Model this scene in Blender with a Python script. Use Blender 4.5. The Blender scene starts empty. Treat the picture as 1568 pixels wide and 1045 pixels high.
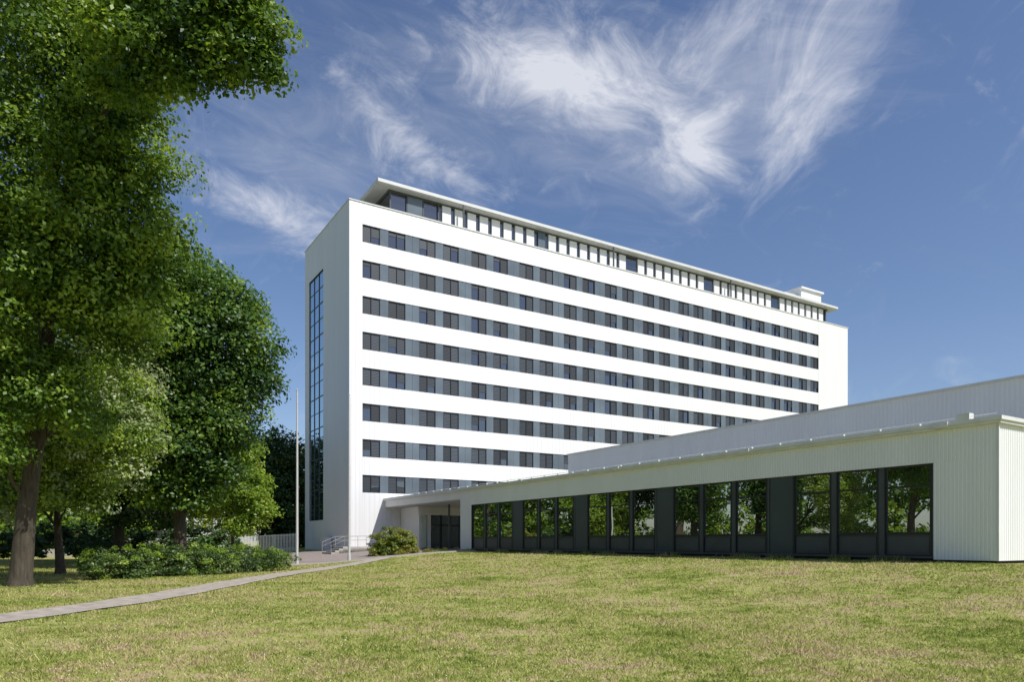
import bpy, math, numpy as np
from mathutils import Vector
rng=np.random.default_rng(7)
scene=bpy.context.scene
scene.view_settings.view_transform='Standard'
scene.view_settings.look='None'
scene.view_settings.exposure=0
TH=math.radians(31.83); CT,ST=math.cos(TH),math.sin(TH)
CX,CY=-15.4,68.0            # near corner of the tower
def W(s,t): return (CX+s*CT-t*ST, CY+s*ST+t*CT)
SF=3.6                      # facade plane of the low wing

# ---------------------------------------------------------------- materials
def nmat(name):
    m=bpy.data.materials.new(name); m.use_nodes=True
    nt=m.node_tree; nt.nodes.clear()
    o=nt.nodes.new('ShaderNodeOutputMaterial')
    return m,nt,o
def node(nt,t,**k):
    n=nt.nodes.new(t)
    for a,b in k.items(): setattr(n,a,b)
    return n
def basic(name,col,rough=.6,var=.12,scale=1.5,bump=0,bscale=30,spec=.4,metal=0,stretch=(1,1,1)):
    m,nt,o=nmat(name)
    p=node(nt,'ShaderNodeBsdfPrincipled')
    p.inputs['Roughness'].default_value=rough; p.inputs['Metallic'].default_value=metal
    p.inputs['Specular IOR Level'].default_value=spec
    tc=node(nt,'ShaderNodeTexCoord'); mp=node(nt,'ShaderNodeMapping'); mp.inputs['Scale'].default_value=stretch
    nt.links.new(tc.outputs['Object'],mp.inputs[0])
    n=node(nt,'ShaderNodeTexNoise'); n.inputs['Scale'].default_value=scale; n.inputs['Detail'].default_value=5
    nt.links.new(mp.outputs[0],n.inputs['Vector'])
    r=node(nt,'ShaderNodeValToRGB')
    r.color_ramp.elements[0].position=.3; r.color_ramp.elements[1].position=.7
    r.color_ramp.elements[0].color=(*[c*(1-var) for c in col],1)
    r.color_ramp.elements[1].color=(*[min(1,c*(1+var)) for c in col],1)
    nt.links.new(n.outputs['Fac'],r.inputs[0]); nt.links.new(r.outputs[0],p.inputs['Base Color'])
    if bump:
        n2=node(nt,'ShaderNodeTexNoise'); n2.inputs['Scale'].default_value=bscale; n2.inputs['Detail'].default_value=4
        nt.links.new(tc.outputs['Object'],n2.inputs['Vector'])
        b=node(nt,'ShaderNodeBump'); b.inputs['Strength'].default_value=bump; b.inputs['Distance'].default_value=.02
        nt.links.new(n2.outputs['Fac'],b.inputs['Height']); nt.links.new(b.outputs[0],p.inputs['Normal'])
    nt.links.new(p.outputs[0],o.inputs[0]); return m
def glass(name,col,fac,rough=.015,wob=.03,tint=(.9,1,.95)):
    m,nt,o=nmat(name)
    d=node(nt,'ShaderNodeBsdfDiffuse'); d.inputs[0].default_value=(*col,1)
    g=node(nt,'ShaderNodeBsdfGlossy'); g.inputs['Roughness'].default_value=rough; g.inputs[0].default_value=(*tint,1)
    tc=node(nt,'ShaderNodeTexCoord'); n=node(nt,'ShaderNodeTexNoise'); n.inputs['Scale'].default_value=.6; n.inputs['Detail'].default_value=1
    nt.links.new(tc.outputs['Object'],n.inputs['Vector'])
    b=node(nt,'ShaderNodeBump'); b.inputs['Strength'].default_value=wob; b.inputs['Distance'].default_value=.3
    nt.links.new(n.outputs['Fac'],b.inputs['Height']); nt.links.new(b.outputs[0],g.inputs['Normal'])
    fr=node(nt,'ShaderNodeFresnel'); fr.inputs[0].default_value=1.45
    a=node(nt,'ShaderNodeMath',operation='ADD',use_clamp=True); a.inputs[1].default_value=fac
    nt.links.new(fr.outputs[0],a.inputs[0])
    mx=node(nt,'ShaderNodeMixShader'); nt.links.new(a.outputs[0],mx.inputs[0])
    nt.links.new(d.outputs[0],mx.inputs[1]); nt.links.new(g.outputs[0],mx.inputs[2])
    nt.links.new(mx.outputs[0],o.inputs[0]); return m
def leafmat(name,c0,c1,c2,trans=.35,nscale=.5):
    m,nt,o=nmat(name)
    geo=node(nt,'ShaderNodeNewGeometry'); tc=node(nt,'ShaderNodeTexCoord')
    n=node(nt,'ShaderNodeTexNoise'); n.inputs['Scale'].default_value=nscale; n.inputs['Detail'].default_value=2
    nt.links.new(tc.outputs['Object'],n.inputs['Vector'])
    a=node(nt,'ShaderNodeMath',operation='MULTIPLY'); a.inputs[1].default_value=.45
    nt.links.new(geo.outputs['Random Per Island'],a.inputs[0])
    b=node(nt,'ShaderNodeMath',operation='MULTIPLY_ADD'); b.inputs[1].default_value=1.7
    nt.links.new(n.outputs['Fac'],b.inputs[0]); nt.links.new(a.outputs[0],b.inputs[2])
    c=node(nt,'ShaderNodeMath',operation='SUBTRACT'); c.inputs[1].default_value=.58
    nt.links.new(b.outputs[0],c.inputs[0])
    r=node(nt,'ShaderNodeValToRGB'); e=r.color_ramp.elements
    e[0].position=.1; e[0].color=(*c0,1); e[1].position=.9; e[1].color=(*c2,1)
    x=e.new(.5); x.color=(*c1,1)
    nt.links.new(c.outputs[0],r.inputs[0])
    p=node(nt,'ShaderNodeBsdfDiffuse'); g=node(nt,'ShaderNodeBsdfGlossy'); g.inputs['Roughness'].default_value=.45; g.inputs[0].default_value=(.8,.85,.8,1)
    m0=node(nt,'ShaderNodeMixShader'); m0.inputs[0].default_value=.05
    t=node(nt,'ShaderNodeBsdfTranslucent'); mx=node(nt,'ShaderNodeMixShader'); mx.inputs[0].default_value=trans
    hs=node(nt,'ShaderNodeHueSaturation'); hs.inputs['Value'].default_value=1.4; hs.inputs['Saturation'].default_value=1.0; hs.inputs['Hue'].default_value=.488
    nt.links.new(r.outputs[0],hs.inputs['Color'])
    nt.links.new(r.outputs[0],p.inputs[0]); nt.links.new(hs.outputs[0],t.inputs[0])
    nt.links.new(p.outputs[0],m0.inputs[1]); nt.links.new(g.outputs[0],m0.inputs[2])
    nt.links.new(m0.outputs[0],mx.inputs[1]); nt.links.new(t.outputs[0],mx.inputs[2]); nt.links.new(mx.outputs[0],o.inputs[0])
    return m
WHITE=basic('white_cladding',(.745,.745,.745),.5,.03,.6,stretch=(1,1,.15))
WHITE2=basic('white_metal_cladding',(.81,.82,.80),.4,.035,.8,stretch=(1,1,.2))
COPING=basic('coping_metal',(.68,.69,.67),.4,.08,2)
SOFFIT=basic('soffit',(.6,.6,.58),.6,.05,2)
PANEL=basic('blue_grey_panel',(.12,.15,.177),.22,.3,.22)
FRAME=basic('anthracite_frame',(.022,.026,.03),.4,.1,3)
FRAMEL=basic('grey_frame',(.07,.08,.085),.4,.1,3)
LPANEL=basic('dark_spandrel_panel',(.065,.075,.08),.35,.15,1)
PLINTH=basic('plinth',(.035,.035,.035),.8,.2,4)
TGLASS=glass('tower_glass',(.012,.014,.018),.14,.03,.05,(.9,.95,1))
LGLASS=glass('wing_glass',(.014,.018,.014),.45,.005,.018,(.95,1,.92))
SGLASS=glass('stair_glass',(.02,.035,.045),.45,.02,.04,(.8,.95,1))
PAVE=basic('paving',(.27,.225,.2),.85,.2,3,.3,20)
PATHM=basic('gravel_path',(.36,.315,.265),.9,.28,3,.5,40)
BARK=basic('bark',(.06,.048,.034),.9,.4,3,.8,12,stretch=(4,4,.6))
METAL=basic('painted_metal',(.5,.5,.5),.35,.05,4)
FENCEM=basic('fence_paint',(.7,.7,.7),.5,.05,4)
PLASTER=basic('plaster',(.5,.46,.4),.8,.1,2)
ROOFM=basic('roof_gravel',(.3,.29,.28),.9,.15,2)
# venetian blind
m,nt,o=nmat('venetian_blind'); BLIND=m
p=node(nt,'ShaderNodeBsdfPrincipled'); p.inputs['Roughness'].default_value=.45
tc=node(nt,'ShaderNodeTexCoord'); w=node(nt,'ShaderNodeTexWave',bands_direction='Z'); w.inputs['Scale'].default_value=2.2
nt.links.new(tc.outputs['Object'],w.inputs['Vector'])
geo=node(nt,'ShaderNodeNewGeometry'); hs=node(nt,'ShaderNodeHueSaturation')
mr=node(nt,'ShaderNodeMapRange'); mr.inputs[3].default_value=.4; mr.inputs[4].default_value=1.2
nt.links.new(geo.outputs['Random Per Island'],mr.inputs[0]); nt.links.new(mr.outputs[0],hs.inputs['Value'])
r=node(nt,'ShaderNodeValToRGB'); r.color_ramp.elements[0].color=(.012,.015,.02,1); r.color_ramp.elements[1].color=(.08,.095,.115,1)
nt.links.new(w.outputs['Fac'],r.inputs[0]); nt.links.new(r.outputs[0],hs.inputs['Color']); nt.links.new(hs.outputs[0],p.inputs['Base Color']); nt.links.new(p.outputs[0],o.inputs[0])

# ---------------------------------------------------------------- mesh helpers
class MB:
    def __init__(s): s.v=[]; s.f=[]
    def box(s,x0,x1,y0,y1,z0,z1):
        b=len(s.v)
        s.v+=[(x0,y0,z0),(x1,y0,z0),(x1,y1,z0),(x0,y1,z0),(x0,y0,z1),(x1,y0,z1),(x1,y1,z1),(x0,y1,z1)]
        s.f+=[(b,b+3,b+2,b+1),(b+4,b+5,b+6,b+7),(b,b+1,b+5,b+4),(b+1,b+2,b+6,b+5),(b+2,b+3,b+7,b+6),(b+3,b,b+4,b+7)]
    def quad(s,a,b,c,d):
        n=len(s.v); s.v+=[a,b,c,d]; s.f.append((n,n+1,n+2,n+3))
    def rib_x(s,x0,x1,y,z0,z1,pitch,dep):   # faces -y
        n=max(1,round((x1-x0)/pitch)); p=(x1-x0)/n; pts=[]
        for i in range(n):
            a=x0+i*p; pts+=[(a,y),(a+.35*p,y),(a+.45*p,y-dep),(a+.9*p,y-dep)]
        pts.append((x1,y)); s._ex(pts,z0,z1)
    def rib_y(s,x,y0,y1,z0,z1,pitch,dep):   # faces -x
        n=max(1,round((y1-y0)/pitch)); p=(y1-y0)/n; pts=[]
        for i in range(n):
            a=y0+i*p; pts+=[(x,a),(x,a+.35*p),(x-dep,a+.45*p),(x-dep,a+.9*p)]
        pts.append((x,y1)); s._ex(pts[::-1],z0,z1)
    def _ex(s,pts,z0,z1):
        b=len(s.v)
        for q in pts: s.v+=[(q[0],q[1],z0),(q[0],q[1],z1)]
        for i in range(len(pts)-1):
            k=b+2*i; s.f.append((k,k+2,k+3,k+1))
    def tube(s,pts,rad,n=8):
        pts=[Vector(p) for p in pts]; b=len(s.v)
        for i,p in enumerate(pts):
            d=(pts[min(i+1,len(pts)-1)]-pts[max(i-1,0)]).normalized()
            a=d.cross(Vector((0.3,1,0.1))).normalized(); c=d.cross(a)
            for k in range(n):
                t=2*math.pi*k/n; q=p+(a*math.cos(t)+c*math.sin(t))*rad[i]; s.v.append(tuple(q))
        for i in range(len(pts)-1):
            for k in range(n):
                s.f.append((b+i*n+k,b+i*n+(k+1)%n,b+(i+1)*n+(k+1)%n,b+(i+1)*n+k))
        s.f.append(tuple(b+(len(pts)-1)*n+k for k in range(n)))
    def build(s,name,mat,parent=None,smooth=False):
        me=bpy.data.meshes.new(name); me.from_pydata(s.v,[],s.f); me.update()
        me.materials.append(mat)
        if smooth: me.polygons.foreach_set('use_smooth',[True]*len(me.polygons))
        ob=bpy.data.objects.new(name,me); scene.collection.objects.link(ob)
        if parent: ob.parent=parent
        return ob
def empty(name,loc=(0,0,0),rz=0):
    e=bpy.data.objects.new(name,None); scene.collection.objects.link(e); e.location=loc; e.rotation_euler=(0,0,rz); return e
def npmesh(name,V,per,mat,parent=None):
    n=len(V)//per; me=bpy.data.meshes.new(name)
    me.vertices.add(len(V)); me.vertices.foreach_set('co',V.astype(np.float32).ravel())
    me.loops.add(len(V)); me.loops.foreach_set('vertex_index',np.arange(len(V),dtype=np.int32))
    me.polygons.add(n); me.polygons.foreach_set('loop_start',np.arange(0,len(V),per,dtype=np.int32))
    me.polygons.foreach_set('loop_total',np.full(n,per,dtype=np.int32))
    me.update(); me.validate(); me.materials.append(mat)
    ob=bpy.data.objects.new(name,me); scene.collection.objects.link(ob)
    if parent: ob.parent=parent
    return ob

# ---------------------------------------------------------------- ground
def gz(x,y):
    s=(x-CX)*CT+(y-CY)*ST
    q=np.clip(1-(SF-s)/15.0,0,1); z=.85*q*q*(3-2*q)
    return z+.03*np.sin(x*.35+1)*np.cos(y*.28)*(1-q)
m,nt,o=nmat('lawn'); LAWN=m
p=node(nt,'ShaderNodeBsdfDiffuse')
tc=node(nt,'ShaderNodeTexCoord')
def grass_color(nt,tc,dark=1.0):
    n1=node(nt,'ShaderNodeTexNoise'); n1.inputs['Scale'].default_value=.3; n1.inputs['Detail'].default_value=7; n1.inputs['Roughness'].default_value=.8
    n2=node(nt,'ShaderNodeTexNoise'); n2.inputs['Scale'].default_value=3.0; n2.inputs['Detail'].default_value=4; n2.inputs['Roughness'].default_value=.7
    for n in (n1,n2): nt.links.new(tc.outputs['Object'],n.inputs['Vector'])
    a=node(nt,'ShaderNodeMath',operation='MULTIPLY_ADD'); a.inputs[1].default_value=.7
    nt.links.new(n2.outputs['Fac'],a.inputs[0]); nt.links.new(n1.outputs['Fac'],a.inputs[2])
    r=node(nt,'ShaderNodeValToRGB'); e=r.color_ramp.elements
    e[0].position=.66; e[0].color=(.145*dark,.20*dark,.04*dark,1)
    e[1].position=.98; e[1].color=(.47*dark,.37*dark,.22*dark,1)
    x=e.new(.78); x.color=(.295*dark,.335*dark,.08*dark,1); x=e.new(.88); x.color=(.42*dark,.41*dark,.15*dark,1)
    nt.links.new(a.outputs[0],r.inputs[0]); return r
r=grass_color(nt,tc,.8)
n3=node(nt,'ShaderNodeTexNoise'); n3.inputs['Scale'].default_value=18; n3.inputs['Detail'].default_value=5
nt.links.new(tc.outputs['Object'],n3.inputs['Vector'])
b=node(nt,'ShaderNodeBump'); b.inputs['Strength'].default_value=.7; b.inputs['Distance'].default_value=.06
nt.links.new(n3.outputs['Fac'],b.inputs['Height']); nt.links.new(b.outputs[0],p.inputs['Normal'])
nt.links.new(r.outputs[0],p.inputs[0]); nt.links.new(p.outputs[0],o.inputs[0])
xs=np.concatenate([[-2500,-1200,-500,-250,-130],np.arange(-80,81,1.0),[130,250,500,1200,2500]])
ys=np.concatenate([[-1500,-600,-200,-60],np.arange(-20,131,1.0),[200,350,700,1500,3000]])
X,Y=np.meshgrid(xs,ys); Z=gz(X,Y)
V=np.stack([X,Y,Z],-1).reshape(-1,3); nx=len(xs)
F=[(j*nx+i,j*nx+i+1,(j+1)*nx+i+1,(j+1)*nx+i) for j in range(len(ys)-1) for i in range(nx-1)]
me=bpy.data.meshes.new('ground'); me.from_pydata(V.tolist(),[],F); me.materials.append(LAWN)
me.polygons.foreach_set('use_smooth',[True]*len(me.polygons))
scene.collection.objects.link(bpy.data.objects.new('ground',me))
# paved forecourt (draped)
mb=MB(); S0,S1,T0,T1=-13.0,3.4,-18.5,6.0
ns,ntt=17,26
for i in range(ns):
    for j in range(ntt):
        a0=S0+(S1-S0)*i/ns; a1=S0+(S1-S0)*(i+1)/ns; b0=T0+(T1-T0)*j/ntt; b1=T0+(T1-T0)*(j+1)/ntt
        q=[]
        for (s,t) in ((a0,b0),(a1,b0),(a1,b1),(a0,b1)):
            x,y=W(s,t); q.append((x,y,float(gz(x,y))+.035))
        mb.quad(*q)
mb.build('pavement',PAVE)
def pathc(y): return -10.5+.5*math.sin(y*.13)-.012*max(0,22-y)**2*.6+max(0,(y-42))*.16
pathv=np.vectorize(pathc)
mb=MB(); yy=np.arange(2,51.5,.5)
for a,b in zip(yy[:-1],yy[1:]):
    q=[]
    for (y,sd) in ((a,-1),(a,1),(b,1),(b,-1)):
        x=pathc(y)+sd*(.70+.05*math.sin(y*1.7+sd)); q.append((x,y,float(gz(x,y))+.03))
    mb.quad(*q)
mb.build('footpath',PATHM)
# kerb strip along the paving edge
mb=MB()
for j in range(40):
    s=S0+(S1-S0)*j/40; s2=S0+(S1-S0)*(j+1)/40
    x,y=W(s,T0-.06); z=float(gz(x,y))
    x2,y2=W(s2,T0-.06); z2=float(gz(x2,y2)); x3,y3=W(s2,T0+.06); x4,y4=W(s,T0+.06)
    mb.quad((x,y,z+.1),(x2,y2,z2+.1),(x3,y3,z2+.1),(x4,y4,z+.1)); mb.quad((x,y,z-.1),(x2,y2,z2-.1),(x2,y2,z2+.1),(x,y,z+.1))
mb.build('kerb',basic('kerb_stone',(.35,.33,.3),.8,.1,4))

# grass blades
m,nt,o=nmat('grass_blades'); GB=m
tc=node(nt,'ShaderNodeTexCoord'); r=grass_color(nt,tc,1.0)
geo=node(nt,'ShaderNodeNewGeometry')
hs=node(nt,'ShaderNodeHueSaturation'); mr=node(nt,'ShaderNodeMapRange'); mr.inputs[3].default_value=.5; mr.inputs[4].default_value=1.5
nt.links.new(geo.outputs['Random Per Island'],mr.inputs[0]); nt.links.new(mr.outputs[0],hs.inputs['Value']); nt.links.new(r.outputs[0],hs.inputs['Color'])
d=node(nt,'ShaderNodeBsdfDiffuse'); t=node(nt,'ShaderNodeBsdfTranslucent'); mx=node(nt,'ShaderNodeMixShader'); mx.inputs[0].default_value=.35
nt.links.new(hs.outputs[0],d.inputs[0]); nt.links.new(hs.outputs[0],t.inputs[0])
nt.links.new(d.outputs[0],mx.inputs[1]); nt.links.new(t.outputs[0],mx.inputs[2]); nt.links.new(mx.outputs[0],o.inputs[0])
N=430000
Yg=6.0*np.exp(rng.random(N)*math.log(52/6.0)); Xg=(rng.random(N)*2-1)*(.85*Yg+2)
s=(Xg-CX)*CT+(Yg-CY)*ST; t=-(Xg-CX)*ST+(Yg-CY)*CT
pc=pathv(Yg)
ok=(s<SF-.12)|(t<-54.6); ok&=~((np.abs(Xg-pc)<.62+.14*rng.random(N))); ok&=~((s>S0)&(t>T0-.1))
bald=np.sin(Xg*.9+np.sin(Yg*.7)*2.2)*np.sin(Yg*1.1+np.sin(Xg*.6)*2.5)
ok&=~((bald>.55)&(rng.random(N)<.6))
Xg,Yg=Xg[ok],Yg[ok]; N=len(Xg)
tuft=.7+.6*(np.sin(Xg*2.1+np.sin(Yg*1.3)*2)*np.sin(Yg*1.7+np.sin(Xg*.9)*2)*.5+.5)
hh=(.02+.035*rng.random(N))*(1+.012*Yg)*tuft; ww=.0035+.0006*Yg
hh*=np.where(rng.random(N)<.03,1.8,1)
an=rng.random(N)*2*np.pi; ln=rng.normal(0,.6,(N,2))
base=np.stack([Xg,Yg,gz(Xg,Yg)-.005],-1)
sd=np.stack([np.cos(an),np.sin(an),np.zeros(N)],-1)*ww[:,None]
tip=base+np.stack([ln[:,0]*hh,ln[:,1]*hh,hh],-1)
Nw=9000; tw_=-54+38*rng.random(Nw); sw=SF-.05-.35*rng.random(Nw)**2
xw=CX+sw*CT-tw_*ST; yw=CY+sw*ST+tw_*CT; hw_=(.05+.18*rng.random(Nw)**2)*(.4+.9*(np.sin(tw_*1.9)*np.sin(tw_*.77)>.1))
bw=np.stack([xw,yw,gz(xw,yw)-.01],-1); aw=rng.random(Nw)*6.28; sw2=np.stack([np.cos(aw),np.sin(aw),0*aw],-1)*.014
tpw=bw+np.stack([rng.normal(0,.3,Nw)*hw_,rng.normal(0,.3,Nw)*hw_,hw_],-1)
GV=np.concatenate([np.stack([base-sd,base+sd,tip],1).reshape(-1,3),np.stack([bw-sw2,bw+sw2,tpw],1).reshape(-1,3)])
npmesh('grass',GV,3,GB)
# clover flowers
N=700; Yg=7+12*rng.random(N)**1.3; Xg=-9+10*rng.random(N)-(Yg-8)*.1
Xg=np.where(rng.random(N)<.25,Xg+10,Xg)
okf=np.abs(Xg-pathv(Yg))>.9; Xg,Yg=Xg[okf],Yg[okf]
mb=MB()
for x,y in zip(Xg,Yg):
    z=float(gz(x,y))+.04+.02*rng.random(); r0=.008
    b=len(mb.v); mb.v+=[(x+r0,y,z),(x,y+r0,z),(x-r0,y,z),(x,y-r0,z),(x,y,z+r0),(x,y,z-r0)]
    mb.f+=[(b,b+1,b+4),(b+1,b+2,b+4),(b+2,b+3,b+4),(b+3,b,b+4),(b+1,b,b+5),(b+2,b+1,b+5),(b+3,b+2,b+5),(b,b+3,b+5)]
mb.build('clover_flowers',basic('clover_white',(.75,.75,.68),.8,.05))

# ---------------------------------------------------------------- TOWER
tw=empty('office_tower',(CX,CY,0),TH)
LEN,DEP,TOP=78.2,14.8,34.05
R0,PH,WH=32.0,3.43,1.69
mb=MB(); mb.box(.3,LEN-.05,.3,DEP-.05,.3,33.5); mb.build('core',FRAME,tw)
wall=MB(); ZB=.3
bands=[(R0,TOP)]
for i in range(8):
    lo=R0-WH-PH*i; nxt=R0-PH*(i+1) if i<7 else ZB
    bands.append((nxt,lo))
WS0,WS1=1.3,71.1
RD=.013
for (a,b) in bands:
    wall.rib_x(WS0,WS1,0,a,b,.5,RD)
    wall.quad((WS0,0,a),(WS1,0,a),(WS1,.3,a),(WS0,.3,a)); wall.quad((WS0,-.01,b),(WS1,-.01,b),(WS1,.3,b),(WS0,.3,b))
wall.rib_x(0,WS0,-.001,ZB,TOP,.5,RD); wall.rib_x(WS1,LEN,-.001,ZB,TOP,.5,RD)
for x in (WS0,WS1): wall.quad((x,-.02,ZB),(x,.3,ZB),(x,.3,TOP),(x,-.02,TOP))
G0,G1,GZ0,GZ1=8.1,13.3,3.85,30.1
wall.rib_y(0,0,G0,ZB,TOP,.9,.006); wall.rib_y(0,G1,DEP,ZB,TOP,.9,.006)
wall.rib_y(0,G0,G1,ZB,GZ0,.9,.006); wall.rib_y(0,G0,G1,GZ1,TOP,.9,.006)
wall.quad((0,G0,GZ0),(.3,G0,GZ0),(.3,G0,GZ1),(0,G0,GZ1)); wall.quad((0,G1,GZ0),(.3,G1,GZ0),(.3,G1,GZ1),(0,G1,GZ1))
wall.box(LEN-.04,LEN,0,DEP,ZB,TOP); wall.box(0.02,LEN,DEP-.04,DEP,ZB,TOP)
wall.box(0.02,.25,0.02,DEP,TOP-.5,TOP-.001); wall.box(.25,LEN,0.02,.25,TOP-.5,TOP-.001)
wall.build('walls',WHITE,tw)
cop=MB(); cop.box(-.06,LEN+.06,-.08,.3,TOP+.002,TOP+.09); cop.box(-.06,.3,.3,DEP+.06,TOP+.002,TOP+.09); cop.build('parapet_coping',COPING,tw)
mb=MB(); mb.box(.26,LEN-.1,.31,DEP-.1,33.5,33.55); mb.build('roof_deck',ROOFM,tw)
mb=MB(); mb.box(.05,LEN,.05,DEP,-.3,ZB+.002); mb.build('base',PLINTH,tw)
gl,bl,pa,fr=MB(),MB(),MB(),MB()
for i in range(8):
    zt=R0-PH*i; zb=zt-WH
    for g in range(12):
        x0=WS0+5.94*g
        for wx in (x0,x0+2.65):
            for k in range(2):
                a=wx+.9*k+.04; b=a+.82
                gl.quad((a,.17,zb+.05),(b,.17,zb+.05),(b,.17,zt-.05),(a,.17,zt-.05))
                u=rng.random()
                drop=1.0 if u<.72 else (.25 if u<.82 else (.6 if u<.96 else .1))
                bz=zt-.04-(WH-.1)*drop
                bl.quad((a+.02,.13,bz),(b-.02,.13,bz),(b-.02,.13,zt-.04),(a+.02,.13,zt-.04))
            fr.box(wx,wx+.05,.06,.2,zb,zt); fr.box(wx+.87,wx+.93,.06,.2,zb,zt); fr.box(wx+1.75,wx+1.8,.06,.2,zb,zt)
            fr.box(wx+.05,wx+1.75,.07,.2,zb,zb+.06); fr.box(wx+.05,wx+1.75,.07,.2,zt-.1,zt)
        pa.box(x0+1.805,x0+2.645,.05,.2,zb+.001,zt-.001)
        if g<11:
            pa.box(x0+4.455,x0+5.19,.05,.2,zb+.001,zt-.001); pa.box(x0+5.21,x0+5.935,.05,.2,zb+.001,zt-.001)
gl.build('window_glass',TGLASS,tw); bl.build('blinds',BLIND,tw); pa.build('infill_panels',PANEL,tw); fr.build('window_frames',FRAME,tw)
mb=MB(); mb.quad((.12,G1,GZ0),(.12,G0,GZ0),(.12,G0,GZ1),(.12,G1,GZ1)); mb.build('stair_glass',SGLASS,tw)
mb=MB()
for k in range(4):
    y=G0+(G1-G0)*k/3; mb.box(.06,.2,y-.04,y+.04,GZ0,GZ1)
z=GZ0; k=0
while z<=GZ1+.01:
    h=.10 if k%2==0 else .05
    for q in range(3):
        y=G0+(G1-G0)*q/3; mb.box(.08,.19,y+.041,y+(G1-G0)/3-.041,z-h/2,z+h/2)
    z+=(GZ1-GZ0)/16; k+=1
mb.build('stair_mullions',FRAMEL,tw)
# penthouse
PY=1.25
mb=MB(); mb.box(4.6,75,PY+.2,12.5,33.56,36.7); mb.build('penthouse_core',TGLASS,tw)
pw=MB(); x=10.4; k=0
while x<73.5:
    if k%9!=8: pw.box(x,x+1.0,PY,PY+.25,33.56,36.5)
    x+=1.49; k+=1
pw.build('penthouse_panels',WHITE,tw)
pf=MB(); pf.box(4.5,75.1,PY,PY+.24,36.502,36.7)
for x in (4.6,6.4,8.2,9.9,74.5): pf.box(x,x+.12,PY+.03,PY+.25,33.56,36.5)
for x in (12.4,32.6,52.9): pf.box(x,x+.14,.4,.54,33.6,36.7)
pf.box(4.5,4.62,PY+.25,12.5,36.45,36.7)
pf.build('penthouse_frames',FRAMEL,tw)
pp=MB(); pp.box(6.53,8.15,PY+.02,PY+.21,33.56,36.5); pp.box(22.4,23.3,PY+.02,PY+.21,33.56,36.5); pp.build('penthouse_infill',PANEL,tw)
rf=MB(); rf.box(3.15,76.4,.55,13.6,36.702,36.80); rf.box(3.05,76.5,.45,13.7,36.802,37.12); rf.build('penthouse_roof',basic('roof_edge_metal',(.6,.61,.6),.45,.04,1),tw)
rb=MB(); rb.box(71.2,76.0,3,7.5,37.13,39.7); rb.box(70.9,76.3,2.7,7.8,39.702,39.95); rb.box(68.0,71.1,3.5,7,37.13,38.8); rb.box(2.0,2.9,3.0,4.6,33.56,35.5)
rb.build('rooftop_plant_room',WHITE,tw)

# ---------------------------------------------------------------- LOW WING
lw=empty('low_pavilion_wing',(CX,CY,0),TH)
TN,TF=-54.1,-15.7; RT=5.55
WT,WB=4.42,1.07
mb=MB(); mb.box(SF+.3,34,TN+.3,TF-.02,.2,5.4); mb.build('core',FRAME,lw)
w=MB()
w.rib_y(SF,TN,TF,WT,RT,.13,.016)
w.rib_y(SF,TN,-52.0,.95,WT,.13,.016); w.rib_y(SF,-17.5,TF,.95,WT,.13,.016)
w.quad((SF-.01,TN,WT),(SF-.01,TF,WT),(SF+.3,TF,WT),(SF+.3,TN,WT))
w.quad((SF,-52,.95),(SF+.3,-52,.95),(SF+.3,-52,WT),(SF,-52,WT))
w.rib_x(SF,34,TN,.95,RT,.13,.016); w.box(SF+.02,SF+8,TF-.02,TF+.02,.5,RT-.002)
w.build('ribbed_walls',WHITE2,lw)
c=MB(); c.box(SF-.14,34,TN-.14,TF,RT+.002,RT+.10); c.box(SF-.2,34,TN-.2,TF,RT+.102,RT+.23)
c.box(SF-.05,SF,TN-.05,TN,.95,RT); c.build('roof_coping',COPING,lw)
c=MB(); c.box(SF,34,TN,TF,RT+.232,RT+.26); c.build('roof',ROOFM,lw)
c=MB(); c.box(SF+.12,34,TN+.1,TF,-.2,1.05); c.build('plinth',PLINTH,lw)
gl,fr,lp,bp=MB(),MB(),MB(),MB()
for g in range(5):
    a=-17.5-7.15*g                      # far side of bay
    b=a-5.98
    for k in range(3):
        y1=a-2.0*k-.09; y0=y1-1.68
        # slightly different tilt per pane, as real glazing has
        e1,e2=rng.normal(0,.004,2)
        gl.quad((SF+.12+e1,y1,1.95),(SF+.12-e1,y0,1.95),(SF+.12-e1+e2,y0,3.6),(SF+.12+e1+e2,y1,3.6))
        gl.quad((SF+.12-e1,y1,3.67),(SF+.12+e2,y0,3.67),(SF+.12+e2,y0,WT-.07),(SF+.12-e1,y1,WT-.07))
        lp.box(SF+.14,SF+.3,y0,y1,WB+.05,1.85)
        lp.box(SF+.11,SF+.139,y0+.08,y1-.08,WB+.13,1.77)
        fr.box(SF+.08,SF+.3,y0,y1,1.852,1.948); fr.box(SF+.08,SF+.3,y0,y1,3.602,3.668)
        fr.box(SF+.08,SF+.3,y0,y1,WT-.068,WT-.002); fr.box(SF+.08,SF+.3,y0,y1,WB,WB+.048)
        for (za,zb) in ((1.95,3.6),(3.67,WT-.07)):
            fr.box(SF+.09,SF+.2,y0,y0+.05,za,zb); fr.box(SF+.09,SF+.2,y1-.05,y1,za,zb)
        ye=y0-.32 if k<2 else b
        lp.box(SF+.07,SF+.3,ye+.04,y0-.04,WB,WT-.002)
        fr.box(SF+.05,SF+.3,y0-.04,y0,WB,WT-.002)
        if k<2: fr.box(SF+.05,SF+.3,ye,ye+.04,WB,WT-.002)
    fr.box(SF+.05,SF+.3,a-.09,a,WB,WT-.002)
    if g<4:
        bp.box(SF+.07,SF+.3,b-1.17,b-.002,WB,WT-.002)
sl=MB(); sl.box(SF-.06,SF+.3,-52,-17.5,.99,1.065)
for g in range(9):
    y=-18-4*g; sl.box(SF-.1,SF-.03,y,y+.08,.85,1.0)
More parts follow.
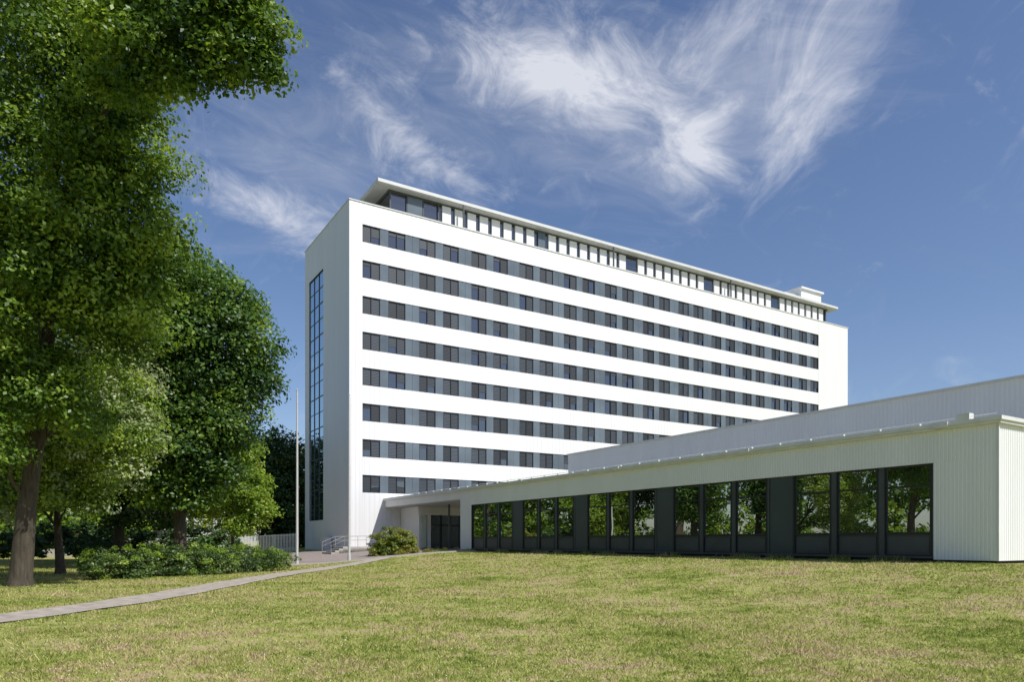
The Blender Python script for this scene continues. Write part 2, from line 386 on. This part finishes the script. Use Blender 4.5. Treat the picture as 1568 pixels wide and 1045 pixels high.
gl.build('window_glass',LGLASS,lw); fr.build('window_frames',FRAME,lw); lp.build('lower_panels',LPANEL,lw)
bp.build('bay_panels',basic('bay_panel',(.055,.07,.075),.4,.1,1),lw); sl.build('sills',FRAMEL,lw)
w=MB(); SU=11.6
w.rib_y(SU,-60,-19.1,5.80,8.55,.2,.014); w.box(SU+.03,30,-60,-19.12,5.80,8.5); w.build('upper_walls',WHITE2,lw)
c=MB(); c.box(SU-.1,30,-60,-19.0,8.552,8.65); c.build('upper_coping',COPING,lw)
c=MB(); c.tube([(SF-.1,TN,5.88),(SF-.1,0,5.88)],[.012,.012],6)
for y in np.arange(TN+1,-1,1.5): c.box(SF-.15,SF-.05,y,y+.08,5.782,5.86)
for y in (-52.6,-44,-35,-25): c.box(SF-.25,SF-.205,y,y+.5,5.60,5.80)
c.box(SF-.2,SF+.1,-53.3,-52.9,5.782,6.0)
c.build('lightning_conductor',COPING,lw)
# canopy
c=MB(); c.box(SF-.02,14,TF,-.03,4.95,5.55); c.build('canopy_slab',WHITE2,lw)
c=MB(); c.box(SF-.2,14,TF+.001,-.04,5.552,5.78); c.build('canopy_coping',COPING,lw)
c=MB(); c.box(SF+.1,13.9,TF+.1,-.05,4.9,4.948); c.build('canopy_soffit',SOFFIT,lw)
v=MB(); v.box(5.2,5.45,-4.4,-.1,.8,4.88); v.box(5.2,12,-4.45,-4.2,4.1,4.88); v.box(6.1,6.4,-4.43,-4.15,.8,4.1); v.build('vestibule_walls',WHITE2,lw)
v=MB(); v.quad((5.45,-4.2,.85),(12,-4.2,.85),(12,-4.2,4.1),(5.45,-4.2,4.1)); v.build('entrance_glass',SGLASS,lw)
v=MB()
for x in (6.45,7.4,7.5,8.5,9.5,10.5): v.box(x,x+.08,-4.35,-4.12,.85,4.09)
v.box(6.53,12,-4.33,-4.13,3.1,3.2); v.box(6.53,12,-4.33,-4.13,.85,1.0); v.build('entrance_doors',FRAME,lw)
v=MB(); v.tube([(6.0,-9,.8),(6.0,-9,4.9)],[.09,.09],12); v.build('canopy_column',FRAMEL,lw)
v=MB(); v.box(3.5,14,TF,-.03,.8,.93); v.box(3.2,3.5,-12,-2,.7,.86); v.build('entrance_floor',PAVE,lw)

# ---------------------------------------------------------------- steps + railing by the tower corner
st=empty('entrance_steps',(CX,CY,0),TH)
mb=MB()
for k in range(4): mb.box(-3.4+k*.35,.9,-5.2,-2.6,.45+.001*k,.66+.16*k)
mb.build('treads',basic('concrete',(.4,.38,.35),.8,.1,3),st)
ra=empty('handrail',(CX,CY,0),TH); mb=MB()
for yy0 in (-5.15,-2.65):
    for (xa,za) in ((-3.4,.7),(-2.2,1.2),(-1,1.25),(.7,1.25)):
        mb.tube([(xa,yy0,za-.3),(xa,yy0,za+.85)],[.02,.02],6)
    mb.tube([(-3.4,yy0,1.55),(-2.2,yy0,2.05),(.7,yy0,2.1)],[.022]*3,6)
    mb.tube([(-3.4,yy0,1.2),(-2.2,yy0,1.7),(.7,yy0,1.75)],[.015]*3,6)
mb.build('rails',basic('rail_steel',(.3,.3,.3),.35,.05,4),ra)
def flagpole(x,y,h):
    e=empty('flagpole',(x,y,float(gz(x,y)))); mb=MB()
    mb.tube([(0,0,0),(0,0,.5),(0,0,.52),(0,0,h*.5),(0,0,h)],[.11,.11,.085,.07,.045],12)
    mb.box(-.14,.14,-.14,.14,0,.06); mb.build('pole',METAL,e,False)
    mb=MB(); mb.tube([(0,0,h),(0,0,h+.05),(0,0,h+.12)],[.03,.07,.02],10); mb.tube([(.1,0,1.2),(.09,0,h-.1)],[.006,.006],4); mb.build('truck_and_halyard',METAL,e)
flagpole(-14.3,47.8,11.6); flagpole(-11.15,49.2,11.4)
fe=empty('metal_fence'); mb=MB()
xa,ya,xb,yb=-42.,76.,-22.6,76.
L=math.hypot(xb-xa,yb-ya); n=int(L/.16)
for i in range(n+1):
    f=i/n; x=xa+(xb-xa)*f; y=ya+(yb-ya)*f; z=float(gz(x,y)); r=.05 if i%15 else .08
    mb.box(x-r/1.4,x+r/1.4,y-.02,y+.02,z,z+1.9)
mb.build('bars',FENCEM,fe); mb=MB()
for h in (.3,1.7): mb.tube([(xa,ya,float(gz(xa,ya))+h),(xb,yb,float(gz(xb,yb))+h)],[.03,.03],6)
mb.build('fence_rails',FENCEM,fe)
sl_=empty('street_lamp',(-25.5,66,float(gz(-25.5,66)))); mb=MB()
mb.tube([(0,0,0),(0,0,3.8)],[.07,.05],8); mb.tube([(0,0,3.8),(0,0,3.9),(0,0,4.25),(0,0,4.3)],[.06,.22,.26,.05],12); mb.build('post_and_lantern',FRAMEL,sl_)
ub=empty('utility_cabinet',(CX,CY,0),TH); mb=MB(); mb.box(-.75,-.15,5,6.4,.7,2.0); mb.box(-.8,-.1,4.95,6.45,2.002,2.06); mb.build('cabinet',FENCEM,ub)
hw=empty('distant_house'); mb=MB(); mb.box(-75,-52,100,110,0,5.5); mb.build('walls',PLASTER,hw)
mb=MB(); b=len(mb.v); mb.v+=[(-75.5,99.5,5.5),(-51.5,99.5,5.5),(-51.5,110.5,5.5),(-75.5,110.5,5.5),(-75.5,105,9),(-51.5,105,9)]
mb.f+=[(b,b+1,b+5,b+4),(b+2,b+3,b+4,b+5),(b+1,b+2,b+5),(b+3,b,b+4)]; mb.build('roof',basic('roof_tiles',(.12,.06,.04),.8,.2,3),hw)
mb=MB()
for k in range(6): mb.box(-73+3.7*k,-71.6+3.7*k,99.95,100.1,1.8,3.6)
mb.build('windows',TGLASS,hw)
gw=empty('garden_wall'); mb=MB(); mb.box(-50,-30,74,74.3,-.1,1.7); mb.box(-50.05,-29.95,73.95,74.35,1.702,1.78); mb.build('wall',PLASTER,gw)

# ---------------------------------------------------------------- vegetation
def leaves(blobs,n,size,clump=.45,nc=6,flat=.6,up=.5,shell=.5,wexp=2.0):
    B=np.array(blobs,float); wgt=B[:,3]**wexp; wgt/=wgt.sum()
    ncl=max(10,int(n/ (nc*10))); bi=rng.choice(len(B),ncl,p=wgt)
    d=rng.normal(size=(ncl,3)); d/=np.linalg.norm(d,axis=1)[:,None]
    rr=(shell+(1.1-shell)*rng.random(ncl)**.8); c=B[bi,:3]+d*(B[bi,3]*rr)[:,None]*np.array([1,1,.9])
    cs=clump*(.5+1.0*rng.random(ncl))
    cs=np.minimum(cs,.35+.55*B[bi,3])
    pw=cs**2; pw/=pw.sum(); ci=rng.choice(ncl,n,p=pw)
    g=rng.normal(size=(n,3)); gn=np.linalg.norm(g,axis=1)[:,None]; g*=np.minimum(1,(1.85-.4*rng.random((n,1)))/gn)
    off=g*np.array([1,1,flat*.9])*.62*cs[ci][:,None]
    off[:,2]-=.35*(off[:,0]**2+off[:,1]**2)/np.maximum(cs[ci],.1)
    p=c[ci]+off
    out=(d[ci]*.5+off/np.maximum(cs[ci],.1)[:,None]*.5)
    nr=rng.normal(size=(n,3))*.45+out*.6+np.array([.1,-.08,up]); nr/=np.linalg.norm(nr,axis=1)[:,None]
    a=np.cross(nr,rng.normal(size=(n,3))); a/=np.linalg.norm(a,axis=1)[:,None]; b=np.cross(nr,a)
    L=(size*(.6+.7*rng.random(n)))[:,None]
    return np.stack([p-a*L*.5, p+b*L*.3+nr*L*.06, p+a*L*.5, p-b*L*.3+nr*L*.06],1).reshape(-1,3)
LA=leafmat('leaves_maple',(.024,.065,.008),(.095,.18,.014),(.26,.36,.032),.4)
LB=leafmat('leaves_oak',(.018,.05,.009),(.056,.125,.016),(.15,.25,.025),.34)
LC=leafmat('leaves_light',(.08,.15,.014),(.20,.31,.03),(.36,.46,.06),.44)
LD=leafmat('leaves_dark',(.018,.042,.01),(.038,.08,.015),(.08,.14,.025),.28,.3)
LH=leafmat('leaves_hedge',(.022,.055,.01),(.06,.11,.02),(.16,.22,.04),.3,1.2)
LF=leafmat('leaves_blossom',(.12,.18,.05),(.26,.32,.13),(.52,.55,.38),.35,1.0)
LS=leafmat('leaves_shrub',(.08,.13,.012),(.19,.24,.025),(.32,.26,.05),.35,1.5)
def limb(mb,a,b,r0,r1,n=5,wob=.35):
    a=np.array(a,float); b=np.array(b,float); L=np.linalg.norm(b-a); pts=[];rad=[]
    j=rng.normal(size=3)*wob*.12*L
    for i in range(n+1):
        f=i/n; q=a+(b-a)*f+j*math.sin(math.pi*f)+np.array([0,0,.08*L*math.sin(math.pi*f)])+(rng.normal(size=3)*.02*L if 0<i<n else 0)
        pts.append(tuple(q)); rad.append(r0+(r1-r0)*f)
    mb.tube(pts,rad,7); return pts
def tree(name,base,trunk,tr,blobs,n,size,mat,mat2=None,clump=.5,shell=.45,nc=6,frac=.25,extra=None,nx_=0):
    e=empty(name); mb=MB()
    z0=float(gz(base[0],base[1]))
    pts=[(base[0],base[1],z0-.1),(base[0],base[1],z0+.3)]+[tuple(q) for q in trunk]
    rad=[tr*1.5,tr*1.1]+[tr*(1-.75*(i+1)/len(trunk)) for i in range(len(trunk))]
    mb.tube(pts,rad,12)
    tp=np.array(pts[2:]) 
    for (x,y,z,r) in blobs:
        cand=[q for q in tp if q[2]<z-.3*r] or [tp[0]]
        a=cand[-1]; L=limb(mb,a,(x,y,z),min(tr*.32,.03+.035*r),.02)
        for k in range(5):
            dd=rng.normal(size=3); dd/=np.linalg.norm(dd); dd[2]=abs(dd[2])*.5
            limb(mb,L[3],np.array([x,y,z])+dd*r*.95,.03,.008,4)
    if extra:   # one long bough that forks into the outlying foliage
        B0=limb(mb,tp[-2],(-11.8,21.3,15.6),.14,.09); B1=limb(mb,B0[-1],(-9.2,20.2,16.0),.09,.05)
        for (x,y,z,r) in extra:
            q=min(B0[2:]+B1,key=lambda q:(q[0]-x)**2+(q[1]-y)**2+(q[2]-z)**2+(3 if q[0]>x else 0))
            limb(mb,q,(x,y,z),.035,.01,4)
        npmesh('bough_foliage',leaves(extra,nx_,size,.45,nc=6,shell=.25,wexp=1.8),4,mat,e)
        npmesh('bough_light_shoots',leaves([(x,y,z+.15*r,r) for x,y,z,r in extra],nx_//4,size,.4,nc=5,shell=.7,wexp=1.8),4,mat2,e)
    mb.build('trunk_and_limbs',BARK,e,True)
    npmesh('crown',leaves(blobs,n,size,clump,nc=nc,shell=shell),4,mat,e)
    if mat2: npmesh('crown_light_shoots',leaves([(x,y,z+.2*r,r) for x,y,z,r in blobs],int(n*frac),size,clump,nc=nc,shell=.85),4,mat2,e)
    return e
A=[(-16.2,24,17.5,3.2),(-13.6,24.5,18.4,1.9),(-17.5,24,20,3),(-16.2,23.5,14.3,3.0),(-13.4,24,15.1,1.7),(-12.3,24,14.0,1.1),(-14.7,24,11.8,2.5),(-12.7,24,12.0,1.6),(-11.4,24,12.2,.9),(-12.9,24,16.9,1.4),
   (-15.8,24,9.2,2.5),(-13.7,24.5,9.6,1.8),(-12.4,24.5,10.2,.9),(-18,25,12,3),(-18.5,25,8,2.4),(-16.0,24,7.0,1.5),(-17.2,23,5.2,1.2),(-15.0,24.5,6.1,1.0)]
AX=[(-11.6,21.5,17.2,1.3),(-10.8,20,15.9,1.1),(-11.5,21,15.2,.8),(-10.2,20,17.2,1.0),(-9.9,20,15.1,.8),(-8.9,20,16.2,1.0),(-8.3,20,17.0,1.1),(-7.6,20,16.0,.75),(-8.3,20,15.2,.6),(-7.2,20,15.2,.5),(-6.8,20,14.75,.4),(-6.7,20,15.7,.6),(-9.2,20,14.7,.5),(-7.3,20,16.8,.7),(-7.9,20,14.6,.3),(-10.4,20,14.5,.4)]
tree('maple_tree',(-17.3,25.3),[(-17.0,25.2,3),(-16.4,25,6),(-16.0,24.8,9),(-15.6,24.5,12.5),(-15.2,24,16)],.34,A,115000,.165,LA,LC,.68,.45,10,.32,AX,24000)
B=[(-18.5,42,16.3,2.2),(-20.8,42,17.2,2.4),(-16.8,42,15,1.8),(-15.2,42,15.1,1.0),(-14.9,42,13.1,1.2),(-17,42,11.9,2.4),(-19.6,41.5,12.9,2.8),(-14.9,42,10.8,1.2),(-16.6,42,8.9,1.8),
   (-19.2,41.5,8.1,2.4),(-22,42,10.4,3),(-22.3,42,6.6,2.0),(-20,42,5.0,1.6),(-17.6,42,5.8,1.5),(-23,43,15,3),(-18.4,42,4.0,1.0),(-15.2,42,12.0,1.0)]
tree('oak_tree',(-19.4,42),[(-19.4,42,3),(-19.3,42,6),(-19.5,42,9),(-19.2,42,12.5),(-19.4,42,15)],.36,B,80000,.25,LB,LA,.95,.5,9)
E=[(-19.7,30,6.2,1.9),(-17.4,30,6.3,1.6),(-20.6,30,9,2.3),(-17.0,30.5,4.8,1.1),(-20.3,30,4.2,1.3),(-16.2,31,6.2,1.2),(-17.3,31,8.6,1.8),(-22.5,30,6.5,2),(-19.0,30,3.8,.9),(-17.8,30.3,3.6,.8),(-21.2,29.5,3.4,1.0)]
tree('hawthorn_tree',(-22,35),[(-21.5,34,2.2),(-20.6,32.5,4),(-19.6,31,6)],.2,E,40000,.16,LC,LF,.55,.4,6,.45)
C=[(-19.3,50,8.0,1.7),(-18.7,50,5.8,1.7),(-21,50,7,2),(-17.9,50,4.1,1.1),(-20.5,50,10,1.4),(-21.5,50,4.4,1.6),(-18.9,50,3.0,1.0)]
tree('young_maple_tree',(-19.6,50.5),[(-19.6,50.4,2),(-19.6,50.2,4),(-19.7,50,7)],.13,C,24000,.23,LC,None,.6,.4)
F=[(-29,52,14,4),(-26,52,10,3.5),(-31,52,8,4),(-34,53,13,4.5),(-28,52,18,3),(-27,52,5,2.4)]
tree('beech_tree',(-29,53),[(-29,53,4),(-29,53,9),(-29,52.5,14)],.4,F,34000,.36,LD,LB,.9,.4)
G=[(-27,36,11,3),(-25,36,7.5,2.4),(-29,36,7,2.8),(-30,36,13,3.5),(-26,37,15,3),(-25.5,36,4.4,1.5)]
tree('beech_tree',(-27,37),[(-27,37,3.5),(-27,37,7),(-27,36.5,11)],.32,G,34000,.3,LB,LA,.8,.4)
K=[(-28.5,89,12.8,2.6),(-30.5,89,10,3.2),(-27,89,9,3),(-28,88,5.5,3.2),(-32,88,6,3),(-26.5,88,3.2,2.2),(-33,89,12.5,2.6)]
tree('beech_tree',(-28.5,90),[(-28.5,90,4),(-28.5,90,8),(-28.7,90,11)],.3,K,24000,.42,LD,LB,1.0,.3)
D=[]
for x in np.arange(-130,-20,4.5):
    y=104+rng.normal()*5; h=12+rng.random()*5
    D+=[(x+rng.normal(),y,h*.85,3.6),(x+rng.normal()*2,y-1,h*.55,4.2),(x+rng.normal()*2,y-2,h*.25,4)]
D2=[]
for y in np.arange(-25,96,5.0):
    x=-54+rng.normal()*3; h=11+rng.random()*8
    D2+=[(x,y+rng.normal(),h*.85,3.4),(x+1,y+rng.normal()*2,h*.5,4.0),(x+2,y+rng.normal()*2,h*.2,3.0)]
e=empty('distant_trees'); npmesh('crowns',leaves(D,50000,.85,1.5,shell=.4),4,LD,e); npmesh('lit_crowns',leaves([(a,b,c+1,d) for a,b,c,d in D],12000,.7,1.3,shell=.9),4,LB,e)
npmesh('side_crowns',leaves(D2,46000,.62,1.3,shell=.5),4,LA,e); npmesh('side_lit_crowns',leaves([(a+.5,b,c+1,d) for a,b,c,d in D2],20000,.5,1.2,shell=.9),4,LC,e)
mb=MB()
for k in range(0,len(D),3):
    x,y,z,r=D[k]; limb(mb,(x,y,0),(x,y,z),.35,.1)
for k in range(0,len(D2),3):
    x,y,z,r=D2[k]; limb(mb,(x,y,0),(x,y,z),.35,.1)
mb.build('trunks',BARK,e)
U=[]
for x in np.arange(-60,-23,1.8):
    y=60+rng.normal()*3+(-x-22)*.1; U.append((x,y,.8+rng.random()*1.2,1.4+rng.random()*.8))
e=empty('undergrowth'); npmesh('foliage',leaves(U,26000,.33,.5,shell=.3),4,LD,e); npmesh('light_foliage',leaves(U,7000,.3,.5,shell=.8),4,LB,e)
H=[]
for k in range(30):
    f=k/29; x=-17.3+2.9*f; y=30.2+15*f
    H.append((x+rng.normal()*.25,y,.45+.25*rng.random(),.6+rng.random()*.4))
for k in range(14):
    f=k/13; H.append((-17.2+4.4*f+rng.normal()*.2,31.5+8*f,.5,.5+.45*rng.random()))
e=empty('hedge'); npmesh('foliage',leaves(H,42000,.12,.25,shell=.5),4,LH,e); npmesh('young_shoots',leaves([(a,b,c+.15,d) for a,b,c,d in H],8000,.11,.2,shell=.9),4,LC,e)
mb=MB()
for (x,y,z,r) in H: limb(mb,(x,y,-.05),(x,y,z+.3),.03,.01,3)
mb.build('stems',BARK,e)
S=[(-9.9,54,1.5,.9),(-9.1,54,1.95,1.0),(-8.3,54,1.75,.95),(-9.4,53.6,1.0,.95),(-8.6,53.6,1.0,.95),(-7.8,54,1.2,.8),(-10.1,53.8,.9,.6)]
e=empty('flowering_shrub'); npmesh('foliage',leaves(S,17000,.14,.25,shell=.4),4,LS,e)
mb=MB()
for (x,y,z,r) in S: limb(mb,(x,y,.2),(x,y,z+.4),.04,.01,3)
mb.build('stems',BARK,e)
S=[(-6.6+.75*k,54.2+.3*math.sin(k),.75,.38) for k in range(3)]
e=empty('low_bush'); npmesh('foliage',leaves(S,3500,.1,.18,shell=.4),4,LS,e)

# ---------------------------------------------------------------- sun + sky
sd=Vector((2.69,-1.86,3.9)).normalized()
L=bpy.data.lights.new('sun','SUN'); L.energy=5.0; L.angle=math.radians(.5); L.color=(1,.965,.91)
lo=bpy.data.objects.new('sun',L); scene.collection.objects.link(lo); lo.rotation_euler=sd.to_track_quat('Z','Y').to_euler(); lo.location=(30,-30,60)
w=bpy.data.worlds.new('World'); scene.world=w; w.use_nodes=True; nt=w.node_tree; nt.nodes.clear()
out=nt.nodes.new('ShaderNodeOutputWorld'); bg=nt.nodes.new('ShaderNodeBackground'); bg.inputs[1].default_value=.13
sky=nt.nodes.new('ShaderNodeTexSky'); sky.sky_type='NISHITA'; sky.sun_disc=False
sky.sun_elevation=math.asin(sd.z); sky.sun_rotation=math.atan2(sd.x,sd.y); sky.air_density=1.0; sky.dust_density=.9; sky.ozone_density=2.2
tc=nt.nodes.new('ShaderNodeTexCoord'); sep=nt.nodes.new('ShaderNodeSeparateXYZ'); nt.links.new(tc.outputs['Generated'],sep.inputs[0])
def M(op,a,b=None,c=None,clamp=False):
    n=nt.nodes.new('ShaderNodeMath'); n.operation=op; n.use_clamp=clamp
    for i,v in enumerate((a,b,c)):
        if v is None: continue
        if isinstance(v,(int,float)): n.inputs[i].default_value=v
        else: nt.links.new(v,n.inputs[i])
    return n.outputs[0]
az=M('ARCTAN2',sep.outputs[0],sep.outputs[1]); el=M('ARCSINE',sep.outputs[2])
def blob(a0,e0,ra,re,rot,amp):
    a0,e0,ra,re,rot=[math.radians(v) for v in (a0,e0,ra,re,rot)]
    da=M('SUBTRACT',az,a0); de=M('SUBTRACT',el,e0)
    p=M('ADD',M('MULTIPLY',da,math.cos(rot)/ra),M('MULTIPLY',de,math.sin(rot)/ra))
    q=M('ADD',M('MULTIPLY',da,-math.sin(rot)/re),M('MULTIPLY',de,math.cos(rot)/re))
    return M('MULTIPLY',M('EXPONENT',M('MULTIPLY',M('ADD',M('MULTIPLY',p,p),M('MULTIPLY',q,q)),-1.0)),amp)
def noise(rot,sa,sb,detail,dist,seed,rough=.6):
    rot=math.radians(rot)
    p=M('ADD',M('MULTIPLY',az,math.cos(rot)*sa),M('MULTIPLY',el,math.sin(rot)*sa))
    q=M('ADD',M('MULTIPLY',az,-math.sin(rot)*sb),M('MULTIPLY',el,math.cos(rot)*sb))
    c=nt.nodes.new('ShaderNodeCombineXYZ'); nt.links.new(p,c.inputs[0]); nt.links.new(q,c.inputs[1]); c.inputs[2].default_value=seed
    n=nt.nodes.new('ShaderNodeTexNoise'); n.inputs['Scale'].default_value=1; n.inputs['Detail'].default_value=detail; n.inputs['Roughness'].default_value=rough; n.inputs['Distortion'].default_value=dist
    nt.links.new(c.outputs[0],n.inputs['Vector']); return n.outputs[0]
def bsum(blobs):
    s=None
    for b in blobs:
        g=blob(*b); s=g if s is None else M('ADD',s,g)
    return s
def layer(s,nz,lo,hi,gain):
    v=M('ADD',s,M('MULTIPLY',M('SUBTRACT',nz,.5),gain))
    mr=nt.nodes.new('ShaderNodeMapRange'); mr.interpolation_type='SMOOTHSTEP'; nt.links.new(v,mr.inputs[0]); mr.inputs[1].default_value=lo; mr.inputs[2].default_value=hi
    return mr.outputs[0]
c1=bsum([(3,33.0,4.5,2.2,-10,.46),(8.5,30.8,8,3.4,-22,.50),(14,27.4,2.6,2.4,50,.50),(-7.5,28,5,2.0,-12,.6),(-17,23.6,6.5,2.2,-12,.70),(-1,35.5,10,3,10,.3),(-12.5,31.5,6,.9,-28,.32),(12,33.5,6,3,10,.25)])
n1=noise(-14,9,15,9,.8,1.3,.68)
l1=layer(c1,n1,.1,1.3,2.0)
c2=bsum([(27,33,8,2.8,52,.45),(22,28.8,4.5,2.2,55,.42),(16,34,10,3.4,22,.45)])
l2=layer(c2,noise(42,7,15,9,.8,7.7,.66),.1,1.3,1.7)
n3=noise(-12,6,22,7,.9,4.1,.64)
thin=layer(bsum([(4,32,17,6,-8,.6),(22,33,12,5,35,.5),(-17,27,11,6,-10,.45)]),n3,.08,1.2,1.0)
dens=M('MINIMUM',M('ADD',M('MAXIMUM',l1,l2),M('MULTIPLY',thin,.42)),.86)
hs=nt.nodes.new('ShaderNodeHueSaturation'); hs.inputs['Saturation'].default_value=1.04; hs.inputs['Value'].default_value=.86; nt.links.new(sky.outputs[0],hs.inputs['Color'])
tn=nt.nodes.new('ShaderNodeMix'); tn.data_type='RGBA'; tn.blend_type='MULTIPLY'; tn.inputs[0].default_value=1; nt.links.new(hs.outputs[0],tn.inputs[6]); tn.inputs[7].default_value=(1,.99,1.08,1)
mx=nt.nodes.new('ShaderNodeMix'); mx.data_type='RGBA'; nt.links.new(dens,mx.inputs[0]); nt.links.new(tn.outputs[2],mx.inputs[6]); mx.inputs[7].default_value=(6.1,6.25,6.8,1)
nt.links.new(mx.outputs[2],bg.inputs[0]); nt.links.new(bg.outputs[0],out.inputs[0])

# ---------------------------------------------------------------- camera
cd=bpy.data.cameras.new('camera'); cam=bpy.data.objects.new('camera',cd); scene.collection.objects.link(cam)
cam.location=(0,0,1.6); cam.rotation_euler=(math.pi/2,0,0)
cd.sensor_width=36; cd.lens=25.26; cd.shift_y=.1961; cd.clip_end=6000
scene.camera=cam
